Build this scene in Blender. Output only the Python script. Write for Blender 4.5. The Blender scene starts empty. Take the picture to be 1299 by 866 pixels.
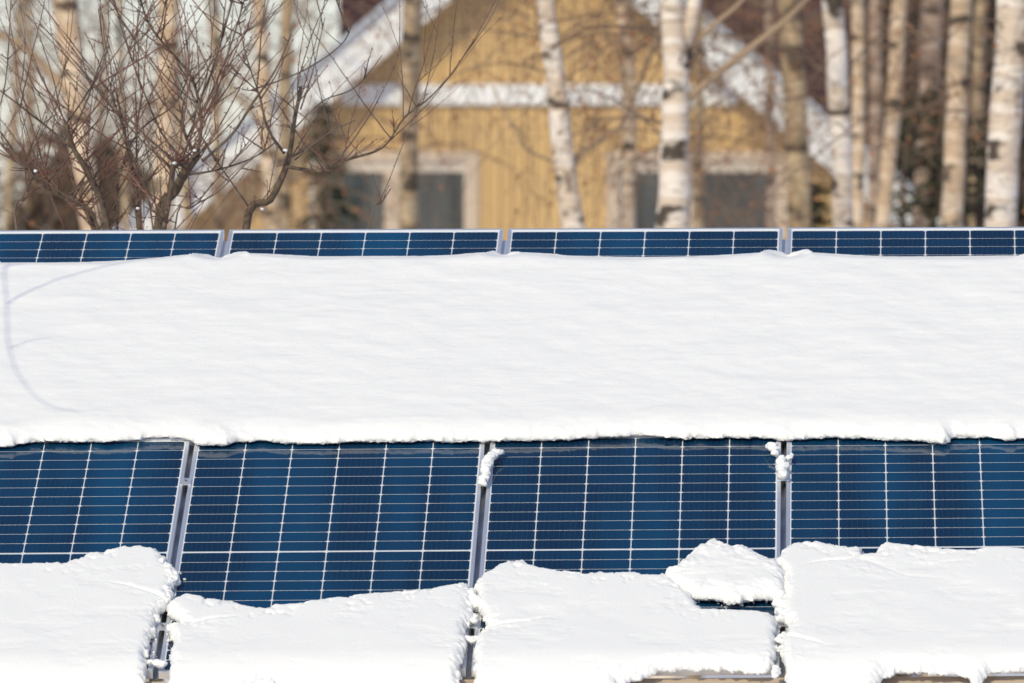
import bpy, math, random
import numpy as np
from mathutils import Vector, Matrix

# ------------------------------------------------------------------ camera, sky, sun, exposure
scene = bpy.context.scene
col = scene.collection
F = 12081.0            # focal length in photograph pixels (photograph is 1299 x 866)
CAMZ = 3.0
cam_d = bpy.data.cameras.new('camera')
cam = bpy.data.objects.new('camera', cam_d); col.objects.link(cam)
cam.location = (0, 0, CAMZ); cam.rotation_euler = (math.radians(90), 0, 0)
cam_d.sensor_width = 36.0; cam_d.lens = F * 36.0 / 1299.0
cam_d.clip_start = 0.5; cam_d.clip_end = 6000
cam_d.dof.use_dof = True; cam_d.dof.focus_distance = 34.2; cam_d.dof.aperture_fstop = 6.2
scene.camera = cam

SUN_AZ, SUN_EL = math.radians(-24), math.radians(37)      # azimuth measured from straight behind the camera, minus = left
S = Vector((math.sin(SUN_AZ) * math.cos(SUN_EL), -math.cos(SUN_AZ) * math.cos(SUN_EL), math.sin(SUN_EL)))
world = bpy.data.worlds.new('World'); scene.world = world; world.use_nodes = True
nt = world.node_tree
sky = nt.nodes.new('ShaderNodeTexSky'); sky.sky_type = 'NISHITA'; sky.sun_disc = False
sky.sun_elevation = SUN_EL; sky.sun_rotation = math.atan2(S.x, S.y)
sky.air_density = 1.0; sky.dust_density = 0.75; sky.ozone_density = 1.3
bg = nt.nodes['Background']; bg.inputs['Strength'].default_value = 0.13
wb = nt.nodes.new('ShaderNodeMix'); wb.data_type = 'RGBA'; wb.blend_type = 'MULTIPLY'; wb.inputs[0].default_value = 1.0
wb.inputs[7].default_value = (1.0, .965, 1.11, 1)          # the camera's white balance, the same all over the sky
nt.links.new(sky.outputs['Color'], wb.inputs[6]); nt.links.new(wb.outputs[2], bg.inputs['Color'])
sun_d = bpy.data.lights.new('sun', 'SUN'); sun_d.energy = 2.45; sun_d.angle = math.radians(0.53); sun_d.color = (1.0, 0.92, 0.62)
sun = bpy.data.objects.new('sun', sun_d); col.objects.link(sun)
sun.rotation_euler = S.to_track_quat('Z', 'Y').to_euler(); sun.location = (0, 0, 60)
scene.view_settings.view_transform = 'Standard'; scene.view_settings.look = 'None'
scene.view_settings.exposure = 0.0; scene.view_settings.gamma = 1.0
scene.cycles.use_denoising = True
scene.cycles.max_bounces = 8

rng = random.Random(7)
nrg = np.random.default_rng(11)

# ------------------------------------------------------------------ helpers
def at(px, py, Y):
    """world point seen at photograph pixel (px, py) at distance Y"""
    return Vector(((px - 649.5) * Y / F, Y, CAMZ - (py - 433.0) * Y / F))

def tag(o, label=None, cat=None, group=None, kind=None):
    if label: o['label'] = label
    if cat: o['category'] = cat
    if group: o['group'] = group
    if kind: o['kind'] = kind
    return o

def empty(name, loc=(0, 0, 0)):
    o = bpy.data.objects.new(name, None); col.objects.link(o); o.location = loc
    o.empty_display_size = 0.2
    return o

def link(name, me, parent=None):
    o = bpy.data.objects.new(name, me); col.objects.link(o)
    if parent is not None:
        o.parent = parent
    return o

class MB:
    """collects geometry; build() makes one mesh object (world coordinates, offset by the parent's location)"""
    def __init__(self): self.v = []; self.f = []
    def box(self, x0, x1, y0, y1, z0, z1):
        n = len(self.v)
        self.v += [(x0, y0, z0), (x1, y0, z0), (x1, y1, z0), (x0, y1, z0), (x0, y0, z1), (x1, y0, z1), (x1, y1, z1), (x0, y1, z1)]
        self.f += [(n, n+3, n+2, n+1), (n+4, n+5, n+6, n+7), (n, n+1, n+5, n+4), (n+1, n+2, n+6, n+5), (n+2, n+3, n+7, n+6), (n+3, n, n+4, n+7)]
        return self
    def prism(self, poly, d):
        """poly: list of 3D points (planar), extruded by vector d"""
        n = len(self.v); k = len(poly); d = Vector(d)
        self.v += [tuple(p) for p in poly] + [tuple(Vector(p) + d) for p in poly]
        self.f += [tuple(range(n, n + k)), tuple(range(n + 2*k - 1, n + k - 1, -1))]
        for i in range(k):
            j = (i + 1) % k
            self.f.append((n + i, n + k + i, n + k + j, n + j))
        return self
    def bar(self, a, b, w, h, up=(0, 0, 1)):
        a = Vector(a); b = Vector(b); t = (b - a).normalized(); s = t.cross(Vector(up)).normalized(); u = s.cross(t)
        n = len(self.v)
        for p in (a, b):
            for (i, j) in ((-1, -1), (1, -1), (1, 1), (-1, 1)):
                self.v.append(tuple(p + s * (i * w / 2) + u * (j * h / 2)))
        self.f += [(n, n+1, n+2, n+3), (n+7, n+6, n+5, n+4), (n, n+4, n+5, n+1), (n+1, n+5, n+6, n+2), (n+2, n+6, n+7, n+3), (n+3, n+7, n+4, n)]
        return self
    def tube(self, pts, rad, sides=6, cap=True):
        pts = [Vector(p) for p in pts]; n0 = len(self.v); m = len(pts)
        ref = None
        for i, p in enumerate(pts):
            t = (pts[min(i + 1, m - 1)] - pts[max(i - 1, 0)])
            if t.length < 1e-9: t = Vector((0, 0, 1))
            t.normalize()
            if ref is None:
                ref = t.cross(Vector((0.31, 0.77, 0.12)))
                if ref.length < .1: ref = t.cross(Vector((1, 0, 0)))
                ref.normalize()
            ref = (ref - t * ref.dot(t)); ref.normalize()
            b = t.cross(ref)
            r = rad[i] if hasattr(rad, '__len__') else rad
            for k in range(sides):
                a = 2 * math.pi * k / sides
                self.v.append(tuple(p + ref * (r * math.cos(a)) + b * (r * math.sin(a))))
        for i in range(m - 1):
            for k in range(sides):
                k2 = (k + 1) % sides
                self.f.append((n0 + i*sides + k, n0 + i*sides + k2, n0 + (i+1)*sides + k2, n0 + (i+1)*sides + k))
        if cap:
            self.f.append(tuple(n0 + k for k in range(sides))[::-1])
            self.f.append(tuple(n0 + (m-1)*sides + k for k in range(sides)))
        return self
    def quad(self, c, a, b):
        n = len(self.v); c = Vector(c); a = Vector(a); b = Vector(b)
        self.v += [tuple(c - a - b), tuple(c + a - b), tuple(c + a + b), tuple(c - a + b)]
        self.f.append((n, n+1, n+2, n+3)); return self
    def mesh(self, name, mat, off=(0, 0, 0), smooth=False):
        me = bpy.data.meshes.new(name)
        v = np.array(self.v, float) - np.array(off, float)
        me.from_pydata(v.tolist(), [], self.f); me.materials.append(mat)
        if smooth: me.polygons.foreach_set('use_smooth', [True] * len(me.polygons))
        me.update(); return me
    def build(self, name, mat, parent=None, smooth=False):
        off = (0, 0, 0)
        p = parent
        while p is not None:
            off = tuple(Vector(off) + p.location); p = p.parent
        return link(name, self.mesh(name, mat, off, smooth), parent)

def vnoise(x, y, seed=0):
    """smooth 2D value noise, arrays in [-1,1]"""
    xi = np.floor(x).astype(np.int64); yi = np.floor(y).astype(np.int64); fx = x - xi; fy = y - yi
    fx = fx*fx*fx*(fx*(fx*6-15)+10); fy = fy*fy*fy*(fy*(fy*6-15)+10)
    def h(a, b):
        n = (a * 374761393 + b * 668265263 + seed * 1442695041) & 0xFFFFFFFF
        n = ((n ^ (n >> 13)) * 1274126177) & 0xFFFFFFFF
        n = ((n ^ (n >> 16)) * 2246822519) & 0xFFFFFFFF
        return ((n ^ (n >> 15)) & 0xFFFF) / 32767.5 - 1.0
    a = h(xi, yi); b = h(xi+1, yi); c = h(xi, yi+1); d = h(xi+1, yi+1)
    return (a*(1-fx) + b*fx)*(1-fy) + (c*(1-fx) + d*fx)*fy
def fbm(x, y, seed=0, oct=4, gain=.5):
    s = 0; a = 1; t = 0
    for i in range(oct):
        s = s + a * vnoise(x * 2**i + 17.3*i, y * 2**i - 9.1*i, seed + i); t += a; a *= gain
    return s / t

# ------------------------------------------------------------------ materials
def mat(name, color, rough=.6, metal=0., spec=.5, coat=0.):
    m = bpy.data.materials.new(name); m.use_nodes = True
    b = m.node_tree.nodes['Principled BSDF']
    b.inputs['Base Color'].default_value = (*color, 1); b.inputs['Roughness'].default_value = rough
    b.inputs['Metallic'].default_value = metal; b.inputs['Specular IOR Level'].default_value = spec
    b.inputs['Coat Weight'].default_value = coat
    return m
def nodes(m): return m.node_tree.nodes, m.node_tree.links, m.node_tree.nodes['Principled BSDF']
def coords(m, scale, kind='Object'):
    N, Lk, b = nodes(m)
    tc = N.new('ShaderNodeTexCoord'); mp = N.new('ShaderNodeMapping'); mp.inputs['Scale'].default_value = scale
    Lk.new(tc.outputs[kind], mp.inputs['Vector']); return mp
def noise(m, scale, s=1., detail=3, kind='Object'):
    N, Lk, b = nodes(m); mp = coords(m, scale, kind)
    n = N.new('ShaderNodeTexNoise'); n.inputs['Scale'].default_value = s; n.inputs['Detail'].default_value = detail
    Lk.new(mp.outputs['Vector'], n.inputs['Vector']); return n
def ramp(m, src, stops):
    N, Lk, b = nodes(m); r = N.new('ShaderNodeValToRGB'); e = r.color_ramp.elements
    e[0].position = stops[0][0]; e[0].color = (*stops[0][1], 1); e[1].position = stops[-1][0]; e[1].color = (*stops[-1][1], 1)
    for p, c in stops[1:-1]:
        x = e.new(p); x.color = (*c, 1)
    Lk.new(src, r.inputs['Fac']); return r
def mixc(m, fac, a, bcol, mode='MIX'):
    N, Lk, b = nodes(m); x = N.new('ShaderNodeMix'); x.data_type = 'RGBA'; x.blend_type = mode
    if isinstance(fac, (int, float)): x.inputs[0].default_value = fac
    else: Lk.new(fac, x.inputs[0])
    for i, s in ((6, a), (7, bcol)):
        if isinstance(s, tuple): x.inputs[i].default_value = (*s, 1)
        else: Lk.new(s, x.inputs[i])
    return x.outputs[2]
def bump(m, h, strength, dist):
    N, Lk, b = nodes(m); x = N.new('ShaderNodeBump'); x.inputs['Strength'].default_value = strength; x.inputs['Distance'].default_value = dist
    Lk.new(h, x.inputs['Height']); Lk.new(x.outputs['Normal'], b.inputs['Normal']); return x
def setcol(m, out):
    N, Lk, b = nodes(m); Lk.new(out, b.inputs['Base Color'])

M = {}
# snow
m = M['snow'] = mat('snow', (.90, .89, .865), .65, spec=.25)
b = nodes(m)[2]; b.inputs['Subsurface Weight'].default_value = .12; b.inputs['Subsurface Radius'].default_value = (.012, .014, .016); b.inputs['Subsurface Scale'].default_value = 1.0
n = noise(m, (1, 1, 1), 120, 5); bump(m, n.outputs['Fac'], .28, .005)
m = M['ground'] = mat('ground_snow', (.84, .85, .87), .7, spec=.2)
n = noise(m, (1, 1, 1), 3.0, 6); bump(m, n.outputs['Fac'], .5, .08)
# panel
m = M['cell'] = mat('cell', (.003, .022, .07), .07, spec=.24, coat=.0)
N, Lk, b = nodes(m)
mp = coords(m, (1, 1, 1)); sx = N.new('ShaderNodeSeparateXYZ'); Lk.new(mp.outputs['Vector'], sx.inputs[0])
# nine bus wires across the cell (fine print), object x in metres
mm = N.new('ShaderNodeMath'); mm.operation = 'MULTIPLY'; mm.inputs[1].default_value = 9/.166; Lk.new(sx.outputs['X'], mm.inputs[0])
fr = N.new('ShaderNodeMath'); fr.operation = 'FRACT'; Lk.new(mm.outputs[0], fr.inputs[0])
pp = N.new('ShaderNodeMath'); pp.operation = 'PINGPONG'; pp.inputs[1].default_value = .5; Lk.new(fr.outputs[0], pp.inputs[0])
ls = N.new('ShaderNodeMath'); ls.operation = 'LESS_THAN'; ls.inputs[1].default_value = .04; Lk.new(pp.outputs[0], ls.inputs[0])
oi = N.new('ShaderNodeObjectInfo')
rv = ramp(m, oi.outputs['Random'], [(0, (.0007, .018, .050)), (1, (.0013, .029, .076))])
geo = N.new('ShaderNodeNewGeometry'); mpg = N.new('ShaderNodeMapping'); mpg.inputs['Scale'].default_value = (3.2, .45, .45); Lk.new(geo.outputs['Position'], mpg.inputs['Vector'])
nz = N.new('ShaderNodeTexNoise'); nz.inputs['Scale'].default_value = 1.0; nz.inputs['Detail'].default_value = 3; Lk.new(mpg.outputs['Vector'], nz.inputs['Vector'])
sky_streaks = ramp(m, nz.outputs['Fac'], [(.46, (0, 0, 0)), (.74, (1, 1, 1))])     # uneven sky reflection painted into the cell colour as soft lighter streaks
base_c = mixc(m, sky_streaks.outputs['Color'], rv.outputs['Color'], (.0016, .060, .145))
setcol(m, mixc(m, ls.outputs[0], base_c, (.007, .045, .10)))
m = M['cell_sheet'] = mat('covered_cells', (.003, .022, .07), .09)
m = M['backsheet'] = mat('backsheet', (.78, .79, .80), .25)
m = M['alu'] = mat('anodised_aluminium', (.72, .73, .75), .45, metal=.75)
n = noise(m, (4, 90, 4), 1, 3); r = ramp(m, n.outputs['Fac'], [(.35, (.78, .80, .83)), (.65, (.88, .90, .93))]); setcol(m, r.outputs['Color'])
m = M['rail'] = mat('rail_aluminium', (.42, .43, .44), .45, metal=1.)
n = noise(m, (6, 6, 6), 1, 4); r = ramp(m, n.outputs['Fac'], [(.35, (.30, .30, .29)), (.7, (.50, .51, .52))]); setcol(m, r.outputs['Color'])
m = M['bolt'] = mat('bolt_steel', (.35, .27, .18), .5, metal=1.)
m = M['beam'] = mat('beam_wood', (.40, .31, .23), .75)
n = noise(m, (.8, 30, 30), 1, 5); r = ramp(m, n.outputs['Fac'], [(.3, (.42, .33, .25)), (.7, (.58, .47, .37))]); setcol(m, r.outputs['Color']); bump(m, n.outputs['Fac'], .3, .004)
# house
m = M['yellow'] = mat('ochre_paint', (.55, .33, .10), .75)
n = noise(m, (3, 3, .6), 1, 4); oi = nodes(m)[0].new('ShaderNodeObjectInfo')
r = ramp(m, n.outputs['Fac'], [(.25, (.55, .345, .145)), (.75, (.67, .44, .20))])
r2 = ramp(m, oi.outputs['Random'], [(0, (.93, .93, .93)), (1, (1, 1, 1))])
setcol(m, mixc(m, 1., r.outputs['Color'], r2.outputs['Color'], 'MULTIPLY'))
m = M['white'] = mat('white_paint', (.80, .78, .75), .6)
m = M['cream'] = mat('cream_casing', (.56, .43, .32), .65)
m = M['sash'] = mat('sash_paint', (.64, .55, .45), .6)
m = M['glass'] = mat('window_glass', (.09, .10, .09), .08, spec=.6)
n = noise(m, (5, 1, .7), 1, 3); r = ramp(m, n.outputs['Fac'], [(.35, (.035, .044, .048)), (.65, (.10, .11, .112))]); setcol(m, r.outputs['Color'])
m = M['curtain'] = mat('curtain', (.30, .31, .28), .9)
m = M['roof'] = mat('maroon_roof', (.045, .014, .016), .6)
m = M['flash'] = mat('galvanised_flashing', (.62, .66, .70), .4, metal=.6)
m = M['stone'] = mat('plinth', (.32, .30, .28), .85)
# bark
def bark(name, light, mid, dark, dens):
    m = mat(name, light, .8)
    n1 = noise(m, (2.2, 2.2, 14), 1, 4); r1 = ramp(m, n1.outputs['Fac'], [(.44, (0, 0, 0)), (.58, (1, 1, 1))])
    n2 = noise(m, (3.2, 3.2, 6.5), 1, 3); r2 = ramp(m, n2.outputs['Fac'], [(.575 - dens, (0, 0, 0)), (.635 - dens, (1, 1, 1))])
    n3 = noise(m, (9, 9, 60), 1, 2); r3 = ramp(m, n3.outputs['Fac'], [(.60, (0, 0, 0)), (.66, (1, 1, 1))])
    c = mixc(m, r1.outputs['Color'], mid, light)
    c = mixc(m, r3.outputs['Color'], c, tuple(x * .55 for x in mid))
    c = mixc(m, r2.outputs['Color'], c, dark); setcol(m, c); bump(m, n1.outputs['Fac'], .4, .02)
    return m
M['birch'] = bark('birch_bark_white', (.80, .70, .60), (.62, .49, .37), (.07, .05, .035), .0)
M['birch_cream'] = bark('birch_bark_cream', (.70, .54, .385), (.54, .38, .24), (.08, .055, .035), .0)
M['birch_tan'] = bark('birch_bark_tan', (.50, .37, .225), (.36, .25, .14), (.07, .05, .03), .02)
M['birch_pink'] = bark('birch_bark_pink', (.50, .37, .275), (.38, .26, .185), (.09, .06, .045), .03)
M['pine'] = bark('conifer_bark', (.11, .066, .046), (.075, .045, .033), (.035, .022, .016), .05)
m = M['twig'] = mat('birch_twig', (.20, .125, .08), .8)
m = M['limb'] = mat('birch_limb', (.36, .25, .155), .8)
m = M['leaf'] = mat('dry_leaf', (.34, .14, .055), .8)
m = M['fruit_bark'] = mat('fruit_bark', (.115, .078, .05), .85)
n = noise(m, (40, 40, 40), 1, 4); r = ramp(m, n.outputs['Fac'], [(.3, (.06, .042, .03)), (.55, (.125, .085, .055)), (.75, (.20, .15, .095))]); setcol(m, r.outputs['Color']); bump(m, n.outputs['Fac'], .6, .004)
m = M['shoot'] = mat('red_shoot', (.17, .075, .05), .6)
n = noise(m, (6, 6, 6), 1, 2); r = ramp(m, n.outputs['Fac'], [(.35, (.12, .05, .036)), (.65, (.24, .115, .075))]); setcol(m, r.outputs['Color'])
m = M['old_twig'] = mat('old_twig', (.13, .095, .07), .8)
n = noise(m, (9, 9, 9), 1, 2); r = ramp(m, n.outputs['Fac'], [(.35, (.07, .05, .038)), (.65, (.19, .14, .10))]); setcol(m, r.outputs['Color'])
m = M['needle'] = mat('needles', (.035, .055, .022), .7)
n = noise(m, (2, 2, 2), 1, 2); r = ramp(m, n.outputs['Fac'], [(.35, (.022, .036, .016)), (.65, (.055, .08, .03))]); setcol(m, r.outputs['Color'])
m = M['needle_pale'] = mat('needles_pale', (.075, .085, .04), .8)
m = M['wood'] = mat('far_wood', (.055, .038, .03), .9)
n = noise(m, (.35, .35, .35), 1, 3); r = ramp(m, n.outputs['Fac'], [(.35, (.040, .028, .021)), (.52, (.085, .052, .034)), (.68, (.060, .062, .030))]); setcol(m, r.outputs['Color'])
m = M['thicket'] = mat('thicket', (.11, .075, .05), .9)

# ------------------------------------------------------------------ ground
xs = np.concatenate([-np.geomspace(2500, 60, 14), np.linspace(-50, 50, 41), np.geomspace(60, 2500, 14)])
ys = np.concatenate([[-1500, -400, -100, -30], np.linspace(0, 160, 65), np.geomspace(180, 4000, 14)])
gx, gy = np.meshgrid(xs, ys); gz = .18 * fbm(gx / 9, gy / 9, 3) - .15
gz = np.where(np.abs(gx) > 300, 0, gz)
me = bpy.data.meshes.new('ground'); nxg, nyg = len(xs), len(ys)
fc = [(j*nxg+i, j*nxg+i+1, (j+1)*nxg+i+1, (j+1)*nxg+i) for j in range(nyg-1) for i in range(nxg-1)]
me.from_pydata(np.stack([gx.ravel(), gy.ravel(), gz.ravel()], 1).tolist(), [], fc); me.materials.append(M['ground'])
me.polygons.foreach_set('use_smooth', [True]*len(me.polygons))
tag(link('ground', me), kind='structure')

# ------------------------------------------------------------------ the plane of the solar array
A_YAW, A_TILT, A_ROLL = -.0539, .3764, .0210
O = Vector((-1.143, 34.11, CAMZ - .3445))
R = Matrix.Rotation(A_YAW, 3, 'Z') @ Matrix.Rotation(A_TILT, 3, 'X') @ Matrix.Rotation(A_ROLL, 3, 'Z')
MA = Matrix.Translation(O) @ R.to_4x4()
MAn = np.array(R); On = np.array(O)
def W(u, v, w=0.):
    """array plane (u along the row, v down the slope, w out of the glass) -> world"""
    return O + R @ Vector((u, -v, w))
def UV(px, py, w=0.):
    d = Vector(((px - 649.5) / F, 1.0, -(py - 433.0) / F)); o = Vector((0, 0, CAMZ))
    nrm = R @ Vector((0, 0, 1)); p0 = O + nrm * w
    t = (p0 - o).dot(nrm) / d.dot(nrm)
    q = R.transposed() @ (o + d * t - O)
    return q.x, -q.y
PITCH, GAP, PL = 1.058, .020, 2.094
PW = PITCH - GAP
FR, FH = .012, .028          # frame lip width, frame height

# shared panel meshes (panel local: x 0..PW to the right, y 0..-PL down the slope, z = 0 at the frame's top face)
def local_mesh(name, mb, m, smooth=False): return mb.mesh(name, m, (0, 0, 0), smooth)
CW, CH, CGX, CGY, CMID = .1635, .0792, .0042, .0058, .0155
cell_x0 = (PW - (6*CW + 5*CGX)) / 2
def cell_top(r):
    t = .0320 + r * (CH + CGY)
    if r >= 12: t += CMID - CGY
    return t
mb = MB(); cx, cy = .0065, .0058
poly = [(-CW/2+cx, -CH/2), (CW/2-cx, -CH/2), (CW/2, -CH/2+cy), (CW/2, CH/2-cy), (CW/2-cx, CH/2), (-CW/2+cx, CH/2), (-CW/2, CH/2-cy), (-CW/2, -CH/2+cy)]
mb.prism([(x, y, 0) for x, y in poly], (0, 0, .0012))
mb.f = [tuple(reversed(f)) for f in mb.f]
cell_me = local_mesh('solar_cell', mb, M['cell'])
mb = MB().box(FR*.6, PW-FR*.6, -PL+FR*.6, -FR*.6, -.0065, -.0032)
back_me = local_mesh('backsheet', mb, M['backsheet'])
def frame_side(x0, x1, y0, y1, inner):
    k = MB(); k.box(x0, x1, y0, y1, -FH, 0.)
    return k
side_l = local_mesh('frame_side', MB().box(0, FR, -PL+FR, -FR, -FH, 0), M['alu'])
side_r = local_mesh('frame_side', MB().box(PW-FR, PW, -PL+FR, -FR, -FH, 0), M['alu'])
side_t = local_mesh('frame_end', MB().box(0, PW, -FR, 0, -FH, .0004), M['alu'])
side_b = local_mesh('frame_end', MB().box(0, PW, -PL, -PL+FR, -FH, .0004), M['alu'])

def panel(mat4, label, group, visible):
    root = bpy.data.objects.new('solar_panel', None); col.objects.link(root); root.matrix_world = mat4
    root.empty_display_size = .1
    tag(root, label, 'solar panel', group)
    link('backsheet', back_me, root)
    for me_ in (side_l, side_r): link('frame_side', me_, root)
    for me_ in (side_t, side_b): link('frame_end', me_, root)
    rest = MB()
    for r_ in range(24):
        for c_ in range(6):
            x = cell_x0 + CW/2 + c_*(CW+CGX); y = -(cell_top(r_) + CH/2)
            if visible(r_, c_):
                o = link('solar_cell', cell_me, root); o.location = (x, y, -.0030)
            else:
                n = len(rest.v); rest.v += [(x+a, y+b_, -.0022) for a, b_ in poly]; rest.f.append(tuple(range(n, n+8)))
    if rest.f:
        o = link('covered_cells', rest.mesh('covered_cells', M['cell_sheet']), root); o['kind'] = 'stuff'
    return root

WU = -.015; VU = -2.115; ROLLU = -.013
def upper_mat(i):
    piv = Vector((PITCH, -VU, WU))
    return MA @ Matrix.Translation(piv) @ Matrix.Rotation(ROLLU, 4, 'Z') @ Matrix.Translation(Vector(((i-1)*PITCH - PITCH + GAP/2, 0, 0)))
LOWL = ['lower-row solar panel cut by the left picture edge, snow over its lower half',
        'lower-row solar panel with the most blue cells bare, second from left',
        'lower-row solar panel with a snow lobe above a slot of bare cells',
        'lower-row solar panel cut by the right picture edge, snow up to its middle line']
UPL = ['upper-row panel at the left picture edge, bare strip behind the bush',
       'upper-row panel below the left house window, only its top strip bare',
       'upper-row panel below the middle of the yellow house, only its top strip bare',
       'upper-row panel at the right picture edge below the dark wood']
low_last = {0: 15, 1: 19, 2: 22, 3: 14}
for i in range(4):
    panel(MA @ Matrix.Translation(Vector(((i-1)*PITCH + GAP/2, 0, 0))), LOWL[i], 'solar panels of the lower row', lambda r_, c_, k=i: r_ <= low_last[k])
    panel(upper_mat(i), UPL[i], 'solar panels of the upper row', lambda r_, c_: r_ <= 3)

# mounting frame: rails under the gaps, clamps, timber beams and posts
base = W(PITCH, PL, 0); mf = empty('mounting_frame', (base.x, base.y, 0))
tag(mf, 'timber and aluminium frame carrying the snow-covered solar panels', 'mounting frame')
def lbox(name, m_, u0, u1, v0, v1, w0, w1, mtx=None):
    k = MB().box(u0, u1, -v1, -v0, w0, w1)
    mt = MA if mtx is None else mtx
    k.v = [tuple(mt @ Vector(p)) for p in k.v]
    return k.build(name, m_, mf)
for i in range(-1, 4):
    u = i * PITCH
    rail = lbox('rail', M['rail'], u-.022, u+.022, -.004, PL+.002, -.070, -.031)
    lbox('rail_lip', M['rail'], u+.0035, u+.0095, -.004, PL+.002, -.0308, -.023)
    mu = upper_mat(i+1) @ Matrix.Translation(Vector((-GAP/2, 0, 0)))
    lbox('rail', M['alu'], -.022, .022, .045, PL-.01, -.068, -.030, mu)
    for v in (.375, PL-.375):
        for s_, mt in ((0, MA @ Matrix.Translation(Vector((u, 0, 0)))), (1, mu)):
            if s_ == 1 and v < 1: continue
            v_ = .42 if (s_ == 0 and v < 1) else v
            c1 = lbox('clamp', M['alu'], -.0195, .0195, v_-.03, v_+.03, .0012, .0042, mt)
            k = MB(); k.tube([(0, -v_, -.034), (0, -v_, .009)], .0055, 6)
            k.v = [tuple(mt @ Vector(p)) for p in k.v]; k.build('clamp_bolt', M['bolt'], mf)
for v, w0 in ((PL+.056, -.120), (1.0, -.20), (.02, -.20), (-1.0, -.20), (-1.95, -.20)):
    lbox('beam', M['beam'], -1.25*PITCH, 3.25*PITCH, v-.05, v+.05, w0-.0, w0+.1 if v < 2 else w0+.085)
for i in (-1, 0, 1, 2, 3):
    for v in (PL-.02, .02, -1.95):
        p = W(i*PITCH+.1, v, -.20); q = Vector((p.x, p.y, -.3))
        MB().bar(p, q, .09, .09, up=(0, 1, 0)).build('post', M['beam'], mf)

# ------------------------------------------------------------------ snow lying on the panels
def catmull(pts, sub=6):
    P_ = np.array(pts, float); n = len(P_); out = []
    for i in range(n):
        p0, p1, p2, p3 = P_[(i-1) % n], P_[i], P_[(i+1) % n], P_[(i+2) % n]
        for t in np.arange(sub) / sub:
            out.append(.5*((2*p1) + (-p0+p2)*t + (2*p0-5*p1+4*p2-p3)*t*t + (-p0+3*p1-3*p2+p3)*t**3))
    return np.array(out)
def sdf(poly, x, y):
    """signed distance, positive inside"""
    a = poly; b_ = np.roll(poly, -1, 0); best = np.full(x.shape, 1e9); ins = np.zeros(x.shape, bool)
    for (ax, ay), (bx, by) in zip(a, b_):
        dx, dy = bx-ax, by-ay; l2 = dx*dx+dy*dy + 1e-14
        t = np.clip(((x-ax)*dx + (y-ay)*dy)/l2, 0, 1)
        best = np.minimum(best, (x-ax-t*dx)**2 + (y-ay-t*dy)**2)
        c = ((ay > y) != (by > y)); ins ^= c & (x < (bx-ax)*(y-ay)/(by-ay+1e-14) + ax)
    d = np.sqrt(best); return np.where(ins, d, -d)

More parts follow.
